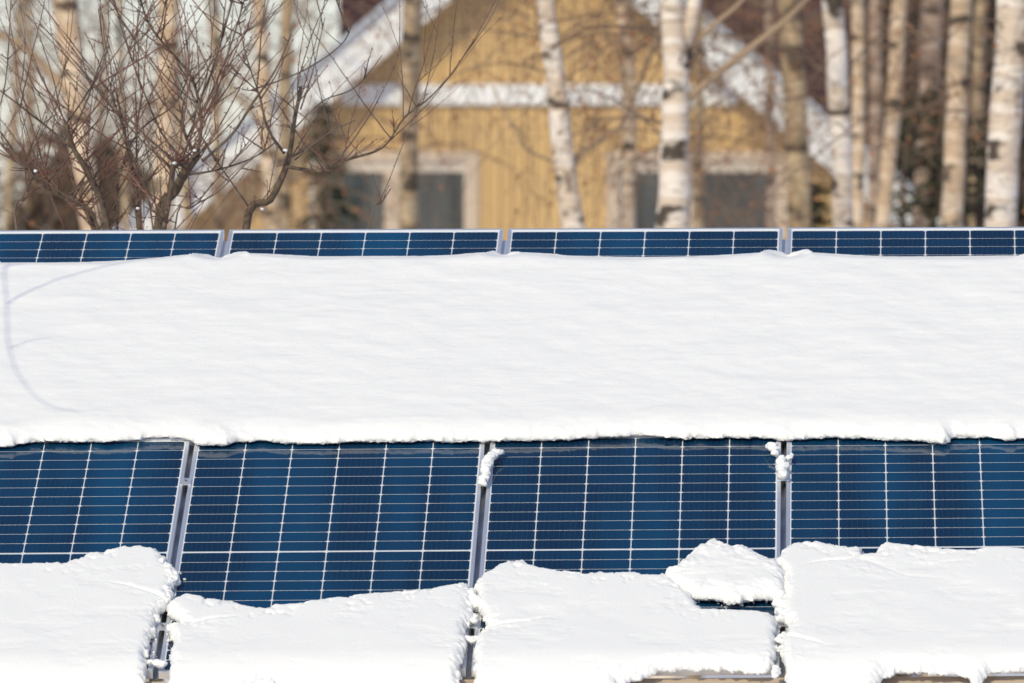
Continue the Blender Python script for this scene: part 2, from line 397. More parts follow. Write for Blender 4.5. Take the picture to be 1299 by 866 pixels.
def snow_patch(name, px_pts, wmap, H, res, label, seed, group, back_soft=0., rough_edge=.006, ripple=.0016, rfront=.05, lumps=.008, wbase=0., vfront=None, droop=0., smooth_back=0., front_roll=1.4, grooves=(), chunks=0.):
    pts = [UV(p[0], p[1], (p[2] if len(p) > 2 else wmap)) for p in px_pts]
    poly = catmull(pts, 4)
    u0, v0 = poly.min(0) - 3*res; u1, v1 = poly.max(0) + 3*res
    us = np.arange(u0, u1, res); vs = np.arange(v0, v1, res)
    U, V = np.meshgrid(us, vs)
    D = sdf(poly, U, V)
    D0 = D.copy(); g0 = np.clip(np.gradient(D, res, axis=0), 0, 1); redge = 1 - g0*smooth_back
    near = np.exp(-np.clip(D, 0, 1)/.05)
    D = D + rough_edge * redge * (.6*fbm(U/.07, V/.07, seed, 2) + .6*fbm(U/.024, V/.024, seed+3, 2, .7) + .5*fbm(U/.010, V/.010, seed+5, 2, .8)) * (near)
    _, gv0 = None, np.gradient(D0, res, axis=0)
    gu = np.gradient(D, res, axis=1); gv = np.gradient(D, res, axis=0); gl = np.sqrt(gu*gu+gv*gv)+1e-6; gu /= gl; gv /= gl
    inside = D > 0
    cell = inside[:-1, :-1] | inside[1:, :-1] | inside[:-1, 1:] | inside[1:, 1:]
    used = np.zeros(D.shape, bool)
    used[:-1, :-1] |= cell; used[1:, :-1] |= cell; used[:-1, 1:] |= cell; used[1:, 1:] |= cell
    out = used & ~inside
    mv = np.where(out, np.clip(-D, 0, 1.6*res), 0)
    U2 = U + gu*mv; V2 = V + gv*mv
    d = np.clip(D, 0, None)
    # gradient of D points inward; on a back (uphill) edge it points down the slope (+v)
    backness = np.clip(gv0, 0, 1)
    frontness = np.clip(-gv0, 0, 1)**2
    Rr = rfront * (1 + back_soft*backness*3 + front_roll*frontness)
    q = np.clip(d/Rr, 0, 1); t = np.sqrt(1-(1-q)**2)
    t = t*(1-backness*min(back_soft, 1)) + (q*q*(3-2*q))*backness*min(back_soft, 1)
    Hh = H*(1 + .10*fbm(U/.35, V/.35, seed+9, 3))
    lf = .34*(1-backness)
    wt = Hh*(lf + (1-lf)*t)
    e = np.exp(-d/.035)
    wt = wt + lumps*e*t*(.8*fbm(U/.06, V/.06, seed+21, 2) + .55*fbm(U/.017, V/.017, seed+25, 3, .8)) + .0022*(.25+e)*fbm(U/.012, V/.012, seed+27, 2, .8)*t + .35*lumps*(1-e)*fbm(U/.13, V/.09, seed+31, 3)
    wt = wt + ripple*(1-e)*(fbm(U/.16, V/.016, seed+41, 2) + .6*fbm(U/.40, V/.05, seed+43, 2))
    bl_ = np.exp(-d/.07)*backness*t
    wt = wt + chunks*bl_*(.9*np.abs(fbm(U/.055, V/.08, seed+81, 2)) + .5*fbm(U/.020, V/.03, seed+83, 2, .7) - .15)
    for gpts, gw, gd in grooves:
        g_ = [UV(x_, y_, .03) for x_, y_ in gpts]; n_ = len(g_)
        for i_, ((ax, ay), (bx, by)) in enumerate(zip(g_, g_[1:])):
            dx, dy = bx-ax, by-ay; tt = np.clip(((U-ax)*dx + (V-ay)*dy)/(dx*dx+dy*dy), 0, 1)
            dg = np.hypot(U-ax-tt*dx, V-ay-tt*dy) + .004*fbm(U/.02, V/.02, seed+71, 2); al = (i_+tt)/(n_-1)
            gg = .6*gd*(1-al)*np.exp(-(dg/(.6*gw))**2); wt = np.minimum(wt, Hh*(lf+(1-lf)*t) - gg )
    wb = Hh*lf*(1-t) + .002
    wt = np.where(out, Hh*lf+.002, wt); wb = np.where(out, Hh*lf+.0015, wb)
    wt = np.maximum(wt, wb+.0003)
    if vfront is not None and droop > 0:       # beyond the panel's lower edge the snow sags
        ov = np.clip(V2 - vfront + .05, 0, None); dd = droop*12*ov*ov
        wt = wt - dd; wb = wb - dd*1.0
    idx = -np.ones(D.shape, np.int64); k = int(used.sum()); idx[used] = np.arange(k)
    def tow(w): 
        loc = np.stack([U2[used], -V2[used], w[used] + wbase], 1); return loc @ MAn.T + On
    verts = np.concatenate([tow(wt), tow(wb)])
    jj, ii = np.nonzero(cell)
    a, b2, c, d2 = idx[jj, ii], idx[jj, ii+1], idx[jj+1, ii+1], idx[jj+1, ii]
    top = np.stack([a, d2, c, b2], 1); bot = np.stack([a, b2, c, d2], 1) + k
    # side walls along the border
    ed = {}
    f4 = top.tolist()
    from collections import Counter
    pad = np.pad(cell, 1)
    walls = []
    for (dj, di, e0, e1) in ((-1, 0, b2, a), (1, 0, d2, c), (0, -1, a, d2), (0, 1, c, b2)):
        m_ = ~pad[jj+1+dj, ii+1+di]
        walls.append(np.stack([e1[m_], e0[m_], e0[m_]+k, e1[m_]+k], 1))
    faces = np.concatenate([top, bot] + walls)
    cen = verts.mean(0); lo = Vector((cen[0], cen[1], cen[2]))
    me = bpy.data.meshes.new(name); me.from_pydata((verts - cen).tolist(), [], faces.tolist())
    me.materials.append(M['snow']); me.polygons.foreach_set('use_smooth', [True]*len(me.polygons)); me.update()
    o = link(name, me); o.location = lo
    return tag(o, label, 'snow', group)

back_u = [(-66,333),(0,331),(60,331),(115,330),(160,328),(200,325),(238,321),(258,321),(270,324),(281,325),(292,322),(305,319),(340,320),(400,323),(450,323),(560,322),(600,319),(624,318),(632,320),(642,321),(650,319),(662,318),(700,320),(720,322),(800,324),(880,323),(940,320),(975,318),(990,320),(999,323),(1008,320),(1022,318),(1060,320),(1120,323),(1200,323),(1299,322),(1342,324)]
front_u = [(-128,560),(0,563),(20,561),(40,557),(70,556),(120,557),(165,556),(190,552),(215,551),(235,554),(250,560),(280,561),(300,557),(330,556),(400,560),(440,558),(500,557),(560,557),(600,557),(640,556),(680,556),(760,552),(820,550),(870,553),(930,552),(975,552),(995,555),(1040,552),(1100,553),(1180,557),(1200,559),(1212,553),(1240,552),(1260,552),(1285,556),(1299,552),(1366,553)]
snow_patch('snow_blanket', [(x, y-4.0, .012) for x, y in back_u] + [(x, y, .022) for x, y in front_u[::-1]], 0, .062, .0085,
           'unbroken smooth blanket of snow covering the upper row of panels', 100, None, back_soft=.9, rfront=.055, rough_edge=.020, ripple=.0005, lumps=.010, wbase=-.008, smooth_back=.93)
G = 'snow patches slid down over the lower row of panels'
p1 = [(-150,712),(0,722),(60,722),(85,720),(110,713),(140,705),(165,701),(185,702),(200,704),(208,712),(210,722),(222,728),(227,738),(221,747),(215,756),(217,768),(205,778),(196,786),(197,800),(190,815),(187,835),(185,850),(180,859),(120,862),(60,864),(-150,866)]
p2 = [(214,772),(230,763),(245,762),(270,768),(300,773),(335,781),(345,776),(375,774),(410,769),(440,765),(470,762),(520,758),(560,753),(588,749),(597,755),(600,763),(594,775),(598,790),(592,800),(590,815),(587,835),(581,850),(574,861),(560,863),(450,865),(400,865),(370,862),(348,856),(325,855),(302,860),(285,866),(260,869),(235,870),(217,866),(215,845),(220,825),(215,812),(213,802),(234,797),(221,788),(211,781)]
p3 = [(606,745),(615,734),(640,722),(660,719),(672,724),(700,730),(730,733),(770,734),(800,734),(830,737),(845,737),(860,748),(876,760),(884,770),(890,778),(930,782),(960,783),(980,789),(987,802),(983,815),(985,832),(974,841),(940,843),(880,841),(840,843),(800,849),(784,854),(779,866),(700,880),(640,876),(606,868),(600,845),(605,825),(612,808),(622,799),(612,790),(604,775),(604,757)]
p3b = [(842,737),(852,730),(870,716),(880,704),(895,700),(908,693),(916,700),(935,703),(960,709),(975,718),(988,726),(996,735),(998,747),(996,760),(985,767),(970,764),(950,767),(935,770),(920,769),(905,763),(885,765),(870,757),(855,746)]
p4 = [(988,712),(1005,698),(1030,696),(1060,701),(1080,703),(1093,706),(1094,711),(1110,710),(1119,698),(1140,699),(1165,701),(1200,706),(1230,708),(1255,704),(1299,705),(1374,708),(1380,845),(1299,842),(1260,843),(1246,848),(1236,856),(1224,845),(1190,843),(1150,843),(1124,846),(1113,853),(1107,872),(1040,878),(1002,864),(996,845),(991,830),(996,815),(1003,800),(993,790),(997,770),(991,755),(996,740),(988,726)]
def pl(px, lo=.034): return [(x, y, lo if y > 840 else .008) for x, y in px]
kw = dict(back_soft=.18, chunks=.05, rfront=.032, front_roll=.9, rough_edge=.019, ripple=.0004, lumps=.014, vfront=PL, droop=.10)
snow_patch('snow_patch', pl(p1), 0, .052, .0052, 'snow patch at the left picture edge, on the lower half of the leftmost panel', 200, G, grooves=[([(216,766),(190,756),(160,748),(130,744)], .012, .022)], **kw)
snow_patch('snow_patch', pl(p2), 0, .055, .0052, 'low snow patch with a wavy top under the largest bare area of cells', 300, G, grooves=[([(214,800),(238,797),(270,791),(310,788)], .010, .030)], **kw)
snow_patch('snow_patch', pl(p3), 0, .052, .0052, 'wide snow slab below the lobe, on the third panel of the lower row', 400, G, grooves=[([(616,799),(645,795),(668,793),(690,788),(720,786)], .009, .040)], **kw)
snow_patch('snow_patch', pl(p3b), 0, .068, .0056, 'lumpy snow lobe lying above a slot of bare cells', 500, G, **dict(kw, lumps=.022, rfront=.05))
snow_patch('snow_patch', pl(p4), 0, .055, .0052, 'snow patch at the right picture edge with a small hanging tip', 600, G, grooves=[([(1095,708),(1075,716),(1045,718),(1010,726)], .010, .030), ([(1000,812),(1030,820),(1060,830)], .009, .02), ([(1096,716),(1150,738),(1230,746)], .02, .008)], **kw)

# loose crumbs of snow along the patch edges
import bmesh
bmc = bmesh.new(); rc = random.Random(77)
for pp_ in (p1, p2, p3, p3b, p4):
    pc = catmull([UV(x, y, .0) for x, y in pp_], 6)
    for q_ in pc:
        x_, y_ = q_
        if not (-1.0 < x_ < 3.1) or y_ > PL - .02 or rc.random() > .42: continue
        if abs((x_ + .5*GAP) % PITCH - .5*GAP) < .012: continue
        rr = rc.choice((.002, .003, .003, .004, .006)); c_ = Vector((x_ + rc.gauss(0, .012), -(y_ - abs(rc.gauss(.004, .012))), rr*.5))
        bmesh.ops.create_icosphere(bmc, subdivisions=1, radius=rr, matrix=MA @ Matrix.Translation(c_) @ Matrix.Diagonal((rc.uniform(.7, 1.5), rc.uniform(.7, 1.6), .8, 1)))
mec = bpy.data.meshes.new('snow_crumbs'); bmc.to_mesh(mec); bmc.free(); mec.materials.append(M['snow'])
tag(link('snow_crumbs', mec), 'loose crumbs of snow scattered along the patch edges on the glass', 'snow crumbs', None, 'stuff')

def clump(spheres, label, seed, w=.02):
    """spheres: (px, py, radius in px); one lumpy piece of snow"""
    import bmesh
    r_ = random.Random(seed); bm = bmesh.new()
    c0 = W(*UV(spheres[0][0], spheres[0][1], w), w)
    chain = [spheres[0]]
    for p_, q_ in zip(spheres, spheres[1:]):
        chain += [tuple((a_+b_)/2 for a_, b_ in zip(p_, q_)), q_]
    for (x, y, rad) in chain:
        rm = rad / 355.0; u, v = UV(x, y, w + rm*.35); c = W(u, v, w + rm*.35) - c0
        for k in range(7):
            d = Vector((r_.gauss(0, 1), r_.gauss(0, 1), r_.gauss(0, 1))).normalized() * rm * (.55 if k else 0)
            s = rm * (1 if k == 0 else r_.uniform(.35, .6))
            bmesh.ops.create_icosphere(bm, subdivisions=2, radius=s, matrix=Matrix.Translation(c + d) @ Matrix.Diagonal((1, 1, r_.uniform(.75, 1), 1)))
    me = bpy.data.meshes.new('snow_clump'); bm.to_mesh(me); bm.free(); me.materials.append(M['snow'])
    o = link('snow_clump', me); o.location = c0
    rm_ = o.modifiers.new('remesh', 'REMESH'); rm_.mode = 'VOXEL'; rm_.voxel_size = .0035; rm_.use_smooth_shade = True
    sm_ = o.modifiers.new('settle', 'SMOOTH'); sm_.iterations = 2; sm_.factor = .5
    tx = bpy.data.textures.new('snow_grain', 'CLOUDS'); tx.noise_scale = .02
    dm = o.modifiers.new('grain', 'DISPLACE'); dm.texture = tx; dm.strength = .018; dm.mid_level = .5
    return tag(o, label, 'snow clump', 'snow clumps lodged at the gaps between panels')
clump([(637,573,4.5),(628,575,6),(621,581,8),(617,592,7.5),(616,603,7),(613,611,6)], 'long bent snow clump hanging over the clamp between the two middle bare panels', 1)
clump([(981,568,7.5),(976,565,5),(984,574,5)], 'blocky snow clump at the upper right corner of the third bare panel', 2)
clump([(992,582,6),(991,592,7.5),(993,602,7),(1001,581,4.5),(1004,577,3)], 'forked snow clump over the clamp left of the rightmost panel', 3)
clump([(205,716,9),(215,730,11),(221,736,8),(208,744,9),(213,757,8),(203,768,8)], 'row of rounded snow lumps along the right edge of the leftmost snow patch', 4)
clump([(194,780,5),(200,786,4)], 'small snow lump in the gap just under the rounded lumps', 5)
clump([(198,841,6),(206,842,6.5),(191,839,4)], 'small snow clump bridging the foot of the leftmost gap', 6)
clump([(597,757,9),(604,766,9),(598,752,6)], 'snow clump where the two middle snow patches meet at the top', 7)
clump([(601,787,6),(603,781,4)], 'snow crumb stuck in the gap under the meeting snow patches', 8)
clump([(598,812,6),(592,811,5),(604,811,4.5)], 'snow bridge across the lower middle gap', 9)
clump([(990,757,9),(994,772,8),(991,785,6),(986,766,7)], 'snow lumps below the right end of the snow lobe', 10)
clump([(988,812,6),(994,806,5),(991,822,5),(996,832,5)], 'crumbled snow filling the gap left of the rightmost snow patch', 11)
clump([(985,848,6),(984,856,4.5)], 'snow drip hanging at the frame corner left of the rightmost snow patch', 12)
clump([(340,866,9),(330,868,6)], 'snow clump on the beam below the notch in the low snow patch', 13)

# ------------------------------------------------------------------ yellow house
HY = 100.0; K = HY / F
def hx(px): return (px - 649.5) * K
def hz(py): return CAMZ - (py - 433.0) * K
AX, AZ = hx(684), hz(-152)                     # apex of the outer rake line
SL = .84
EAVE_Z = 3.05
half = (AZ - EAVE_Z) / SL
house = empty('yellow_house', (AX, HY, 0))
tag(house, 'yellow board-clad house with white trim and a steep gable behind the birches', 'house')
WX0, WX1 = AX - half + .55, AX + half - .55
wins = [(hx(405), hx(600), hz(205)), (hx(776), hx(992), hz(205))]
bw = .125
k = 0; x = WX0
while x < WX1 - 1e-6:
    x1 = min(x + bw, WX1); ga = x + .004; gb = x1 - .004
    def top(xx): return AZ - .30 - SL * abs(xx - AX)
    prof = [(ga, top(ga)), (gb, top(gb))]
    segs = [(.35, None)]
    for (a, b_, zt) in wins:
        if gb > a and ga < b_:
            segs = [(.35, zt - 1.45), (zt + .0, None)]
    yo = HY - (.018 if k % 2 else .012)
    for z0, z1 in segs:
        if z1 is None:
            pl_ = [(ga, yo, z0), (gb, yo, z0), (gb, yo, top(gb))]
            if ga < AX < gb: pl_.append((AX, yo, AZ - .30))
            pl_.append((ga, yo, top(ga)))
        else: pl_ = [(ga, yo, z0), (gb, yo, z0), (gb, yo, z1), (ga, yo, z1)]
        MB().prism(pl_, (0, .03, 0)).build('board', M['yellow'], house)
    x = x1; k += 1
MB().prism([(WX0+.02, HY+.03, .3), (WX1-.02, HY+.03, .3), (WX1-.02, HY+.03, EAVE_Z-.1), (AX, HY+.03, AZ-.4), (WX0+.02, HY+.03, EAVE_Z-.1)], (0, .06, 0))
wallb = MB()
for x0, x1, z0, z1 in ((WX0+.02, wins[0][0]+.04, .3, EAVE_Z-.35), (wins[1][1]-.04, WX1-.02, .3, EAVE_Z-.35)): wallb.box(x0, x1, HY+.035, HY+.12, z0, z1)
for s in (0, 1):
    xx = WX0+.02 if s == 0 else WX1-.02
    wallb.box(xx-.06, xx+.06, HY+.12, HY+9, .3, EAVE_Z-.35)
wallb.build('wall', M['yellow'], house)
MB().box(WX0-.05, WX1+.05, HY-.06, HY+9, -.2, .35).build('plinth', M['stone'], house)
# rake boards, soffits, roof slopes
for s in (-1, 1):
    d = .50
    a = [(AX, AZ), (AX + s*(half+.35), AZ - SL*(half+.35)), (AX + s*(half+.35), AZ - SL*(half+.35) - d), (AX, AZ - d)]
    MB().prism([(x_, HY-.45, z_) for x_, z_ in a], (0, .04, 0)).build('rake_board', M['white'], house)
    a2 = [(x_, z_ - .20) for x_, z_ in a[:2]] + [(a[1][0], a[1][1] - .24), (AX, AZ - .24)]
    MB().prism([(x_, HY-.405, z_) for x_, z_ in a2], (0, .39, 0)).build('soffit', M['white'], house)
    a3 = [(AX, AZ + .0), (AX + s*(half+.40), AZ - SL*(half+.40)), (AX + s*(half+.40), AZ - SL*(half+.40) + .06), (AX, AZ + .06)]
    MB().prism([(x_, HY-.50, z_+.005) for x_, z_ in a3], (0, 9.6, 0)).build('roof_slope', M['roof'], house)
    MB().prism([(x_, HY-.53, z_+.0) for x_, z_ in a3], (0, .025, 0)).build('flashing', M['flash'], house)
bx = (AZ - .40 - hz(107)) / SL
MB().box(AX-bx, AX+bx, HY-.075, HY-.028, hz(133), hz(107)).build('trim_board', M['white'], house)
# windows
for wi, (a, b_, zt) in enumerate(wins):
    zb = zt - 1.45
    w_ = MB().box(a-.06, a+.07, HY-.06, HY+.03, zb, zt+.001).box(b_-.07, b_+.06, HY-.06, HY+.03, zb, zt+.001).box(a-.06, b_+.06, HY-.065, HY+.028, zt, zt+.11)
    win = w_.build('window', M['cream'], house)
    xm = (hx(508) if wi == 0 else hx(872)); mw = .17 if wi == 0 else .12
    zi = hz(218)
    MB().box(a+.07, b_-.07, HY-.03, HY+.03, zi, zt).box(a+.071, a+.09, HY-.03, HY+.03, zb, zi-.001).box(b_-.09, b_-.071, HY-.03, HY+.03, zb, zi-.001).build('sash', M['sash'], win)
    MB().box(xm-mw, xm+mw, HY-.04, HY+.02, zb, zi+.02).build('mullion', M['cream'], win)
    for (p, q) in ((a+.09, xm-mw), (xm+mw, b_-.09)):
        MB().box(p, q, HY+.0, HY+.008, zb, zi).build('pane', M['glass'], win)
    MB().box(a-.14, b_+.14, HY-.12, HY+.02, zb-.06, zb).build('sill', M['white'], win)
# taller wing behind with a maroon roof facing the viewer
RX0, RX1 = (425-649.5)*106/F, (1092-649.5)*106/F
rf = MB().prism([(RX0, 106, 3.3), (RX0, 106.2, 3.3), (RX0, 111.2, 9.8), (RX0, 111, 9.8)], (RX1-RX0, 0, 0)).build('wing_roof', M['roof'], house)
rows = MB()
for i in range(16):
    t0, t1 = i/16, (i+1)/16
    y0, z0 = 106 + 5*t0, 3.3 + 6.5*t0; y1, z1 = 106 + 5*t1, 3.3 + 6.5*t1
    rows.prism([(RX0, y0-.09, z0+.02), (RX0, y0-.03, z0+.03), (RX0, y1-.015, z1+.0), (RX0, y1-.03, z1-.0)], (RX1-RX0, 0, 0))
rows.build('tile_course', M['roof'], rf)
MB().box(RX0+.4, RX1-.4, 107, 116, 0, 3.3).build('wing_wall', M['yellow'], house)

# ------------------------------------------------------------------ trees
def wiggle(p, q, n, amp, r_):
    pts = []
    p = Vector(p); q = Vector(q); L_ = (q-p).length
    o1 = Vector((r_.uniform(-1, 1), r_.uniform(-1, 1), r_.uniform(-1, 1))); o2 = Vector((r_.uniform(-1, 1), r_.uniform(-1, 1), r_.uniform(-1, 1)))
    for i in range(n+1):
        t = i/n; pts.append(p.lerp(q, t) + (o1*math.sin(t*math.pi) + o2*math.sin(2*t*math.pi)*.6)*amp*L_ + Vector((r_.uniform(-1, 1), r_.uniform(-1, 1), r_.uniform(-1, 1)))*amp*L_*.12)
    return pts
def interp(pts, t):
    x = t*(len(pts)-1); i = min(int(x), len(pts)-2); return pts[i].lerp(pts[i+1], x-i)

def twig_spray(mb, lb, root, dirv, length, rad, r_, depth=2, droop=.6, leaves=.15):
    """a branch that arches and hangs, with side twigs"""
    n = 7; pts = [Vector(root)]; d = Vector(dirv).normalized(); seg = length/n
    for i in range(n):
        d = (d + Vector((r_.uniform(-.25, .25), r_.uniform(-.25, .25), -droop*(.25 + i/n)*.8 + r_.uniform(-.15, .15)))).normalized()
        pts.append(pts[-1] + d*seg)
    mb.tube(pts, [rad*(1-.8*i/n) for i in range(n+1)], 3, cap=False)
    if lb is not None:
        for i in range(2, n+1):
            if r_.random() < leaves:
                c = pts[i]; s = r_.uniform(.008, .018); a = Vector((r_.uniform(-1, 1), r_.uniform(-1, 1), r_.uniform(-1, 1))).normalized(); b_ = a.cross(Vector((r_.uniform(-1, 1), r_.uniform(-1, 1), 1))).normalized()
                lb.quad(c, a*s, b_*s*.8)
    if depth > 0:
        for j in range(r_.randint(4, 6)):
            t = r_.uniform(.15, .95); p = interp(pts, t)
            dd = Vector((r_.uniform(-1, 1), r_.uniform(-1, 1), r_.uniform(-.6, .4)))
            twig_spray(mb, lb, p, dd, length*r_.uniform(.3, .55), rad*.5, r_, depth-1, droop*1.2, leaves)

def birch(path, D, wpx, bm, label, seed, limbs=(), sprays=14, zlo=4.0, top=13.0, fork=None, leafy=.12):
    """path: (px,py) points down the trunk, wpx: (width px at y=0, at y=290), D: distance"""
    r_ = random.Random(seed)
    path = sorted(path, key=lambda p: p[1])
    ysd = [p[1] for p in path]; xsd = [p[0] for p in path]
    def tx(z):
        y = 433 - (z - CAMZ)*F/D
        if y < ysd[0]:
            s_ = (xsd[1]-xsd[0])/(ysd[1]-ysd[0]); xx = xsd[0] + max(s_*(y-ysd[0]), -40) if s_*(y-ysd[0]) < 0 else xsd[0] + min(s_*(y-ysd[0]), 40)
        elif y > ysd[-1]:
            s_ = (xsd[-1]-xsd[-2])/(ysd[-1]-ysd[-2]); xx = xsd[-1] + max(min(s_*(y-ysd[-1]), 30), -30)
        else: xx = float(np.interp(y, ysd, xsd))
        return (xx-649.5)*D/F
    base = Vector((tx(0), D, -.3)); root = empty('birch_tree', base)
    tag(root, label, 'birch tree', 'birch trees in front of the house and wood')
    pts, rad = [], []
    z = -.3
    while z < top:
        y = 433 - (z-CAMZ)*F/D; w = wpx[0] + (wpx[1]-wpx[0])*max(min(y/290, 2.2), -1.0)
        taper = 1.0 if y > -100 else max(.12, 1 - (z - (CAMZ+533*D/F))/(top-(CAMZ+533*D/F)+.5)*.85)
        pts.append(Vector((tx(z), D, z)) + Vector((r_.uniform(-.008, .008), r_.uniform(-.05, .05)*.3, 0))); rad.append(w*.5*D/F*taper*r_.uniform(.97, 1.03)); z += .25
    t = MB(); t.tube(pts, rad, 12); t.build('trunk', bm, root, True)
    for lp in limbs:
        (ppts, w0, w1, mt) = lp
        P3 = [at(x, y, D + r_.uniform(-.1, .1)) for x, y in ppts]; P3 = [Vector(c) for c in catm(P3)]
        n_ = len(P3); MB().tube(P3, [(w0 + (w1-w0)*i/(n_-1))*.5*D/F for i in range(n_)], 7).build('limb', mt, root, True)
    tw = MB(); lb = MB()
    for i in range(sprays):
        z = r_.uniform(zlo, min(top*.95, zlo+5.5)); a = r_.uniform(0, 2*math.pi)
        p = Vector((tx(z), D, z)); L_ = r_.uniform(1.0, 2.4)
        twig_spray(tw, lb, p, (math.cos(a), math.sin(a)*.7, r_.uniform(.1, .9)), L_, .009, r_, 2, .5, leafy)
    for i in range(10):   # upper crown, above the picture
        z = r_.uniform(top*.6, top*.98); a = r_.uniform(0, 2*math.pi); p = Vector((tx(z), D, z))
        twig_spray(tw, None, p, (math.cos(a), math.sin(a), r_.uniform(.3, 1)), r_.uniform(1.0, 2.2), .016, r_, 2, .5, 0)
    cr = tw.build('crown', M['twig'], root)
    if lb.f: lb.build('dry_leaves', M['leaf'], cr)
    return root
def catm(P3, sub=5):
    out = []; n = len(P3)
    for i in range(n-1):
        p0, p1, p2, p3 = P3[max(i-1, 0)], P3[i], P3[i+1], P3[min(i+2, n-1)]
        for k in range(sub):
            t = k/sub; out.append(.5*((2*p1) + (p2-p0)*t + (2*p0-5*p1+4*p2-p3)*t*t + (3*p1-p0-3*p2+p3)*t**3))
    out.append(P3[-1]); return out

B, BC, BT, BP = M['birch'], M['birch_cream'], M['birch_tan'], M['birch_pink']
birch([(82,0),(92,90),(104,190),(116,290)], 66, (34,28), BC, 'cream birch leaning behind the left side of the bush', 1, [([(88,120),(60,88),(30,60),(-30,30)], 13, 8, M['limb'])], 15, 3.6)
birch([(214,0),(212,120),(205,290)], 74, (29,26), BC, 'cream birch directly behind the middle of the bush', 2, [], 9, 3.8)
birch([(329,0),(334,120),(345,290)], 78, (18,20), BC, 'slender cream birch left of the house corner, thinner left one of two', 3, [([(336,160),(300,120),(270,60),(262,-20)], 7, 4, M['limb'])], 26, 3.6)
birch([(365,0),(362,120),(360,290)], 82, (16,17), BT, 'slender tan birch close to the house corner, right one of two', 4, [([(363,60),(380,20),(400,-20)], 6, 4, M['limb'])], 24, 3.8)
birch([(523,0),(520,120),(519,290)], 72, (24,25), BT, 'straight tan birch trunk crossing the left house window', 5, [], 38, 4.2)
birch([(692,0),(699,50),(706,110),(713,170),(718,230),(727,290)], 62, (23,29), B, 'bright white birch curving in front of the house middle', 6,
      [([(722,222),(735,195),(760,178),(786,160),(800,130),(815,95),(832,50),(840,0)], 9, 5, M['limb']), ([(736,290),(722,240),(704,208),(670,190),(650,160),(625,110)], 6, 2.5, M['limb']), ([(698,60),(740,45),(790,42)], 3.5, 2, M['twig'])], 42, 4.2)
birch([(790,0),(796,70),(798,170),(798,290)], 76, (18,18), BC, 'slim pale birch at the left edge of the right house window', 7, [([(797,120),(770,40),(735,0)], 4, 2, M['twig'])], 36, 4.2)
birch([(848,-60),(853,20),(858,90),(856,180),(854,290)], 60, (28,44), B, 'thick forked white birch at the right house window', 8,
      [([(860,115),(868,70),(876,30),(884,-20),(890,-80)], 22, 15, B), ([(868,128),(905,98),(950,62),(1000,22),(1040,-20)], 12, 6, M['limb']), ([(876,62),(905,32),(940,2),(960,-30)], 8, 4, M['limb']), ([(856,150),(830,155),(806,140)], 5, 3, M['limb'])], 38, 4.2)
birch([(886,0),(886,150),(885,290)], 84, (12,15), BT, 'thin tan birch half hidden behind the thick forked birch', 9, [], 18, 4.6)
birch([(1001,0),(1008,120),(1015,290)], 76, (30,31), BT, 'dull tan birch at the right end of the house windows', 10, [], 34, 4.0)
birch([(1057,0),(1064,120),(1070,290)], 64, (27,27), B, 'bright white birch just right of the house, left one of a close pair', 11, [([(1062,100),(1100,60),(1140,20)], 4, 2, M['twig'])], 18, 4.3)
birch([(1088,0),(1090,120),(1088,290)], 72, (17,17), BC, 'slimmer cream birch, right one of the close pair', 12, [], 15, 4.4)
birch([(1141,0),(1134,120),(1120,290)], 74, (20,20), BC, 'cream birch leaning to the right above the first gap in the wood', 13, [], 18, 4.2)
birch([(1184,0),(1178,120),(1170,290)], 80, (28,27), BP, 'pinkish grey birch behind the dark green spruce', 14, [], 16, 4.2)
birch([(1220,0),(1214,120),(1207,290)], 68, (27,29), BC, 'cream birch right beside the dark green spruce', 15, [], 18, 4.2)
birch([(1245,0),(1240,120),(1237,290)], 86, (15,15), BT, 'thin tan birch left of the large white birch at the right edge', 16, [], 12, 4.4)
birch([(1286,0),(1277,120),(1269,290)], 60, (43,41), B, 'large bright white birch at the right picture edge', 17, [([(1285,60),(1310,20),(1330,-20)], 8, 5, M['limb'])], 14, 4.4)
birch([(1111,0),(1110,120),(1108,290)], 90, (16,16), BP, 'dim pinkish birch far behind, right of the close pair', 18, [], 5, 5.4)
birch([(976,0),(977,120),(979,290)], 92, (11,12), BP, 'thin dim birch far behind, left of the dull tan birch', 19, [], 5, 5.4)
birch([(28,0),(20,120),(8,290)], 92, (9,10), BT, 'thin tan birch far left beyond the bush', 20, [], 12, 3.8)
birch([(150,0),(155,120),(160,290)], 98, (8,9), BT, 'very thin birch between the two cream birches behind the bush', 21, [], 12, 3.8)

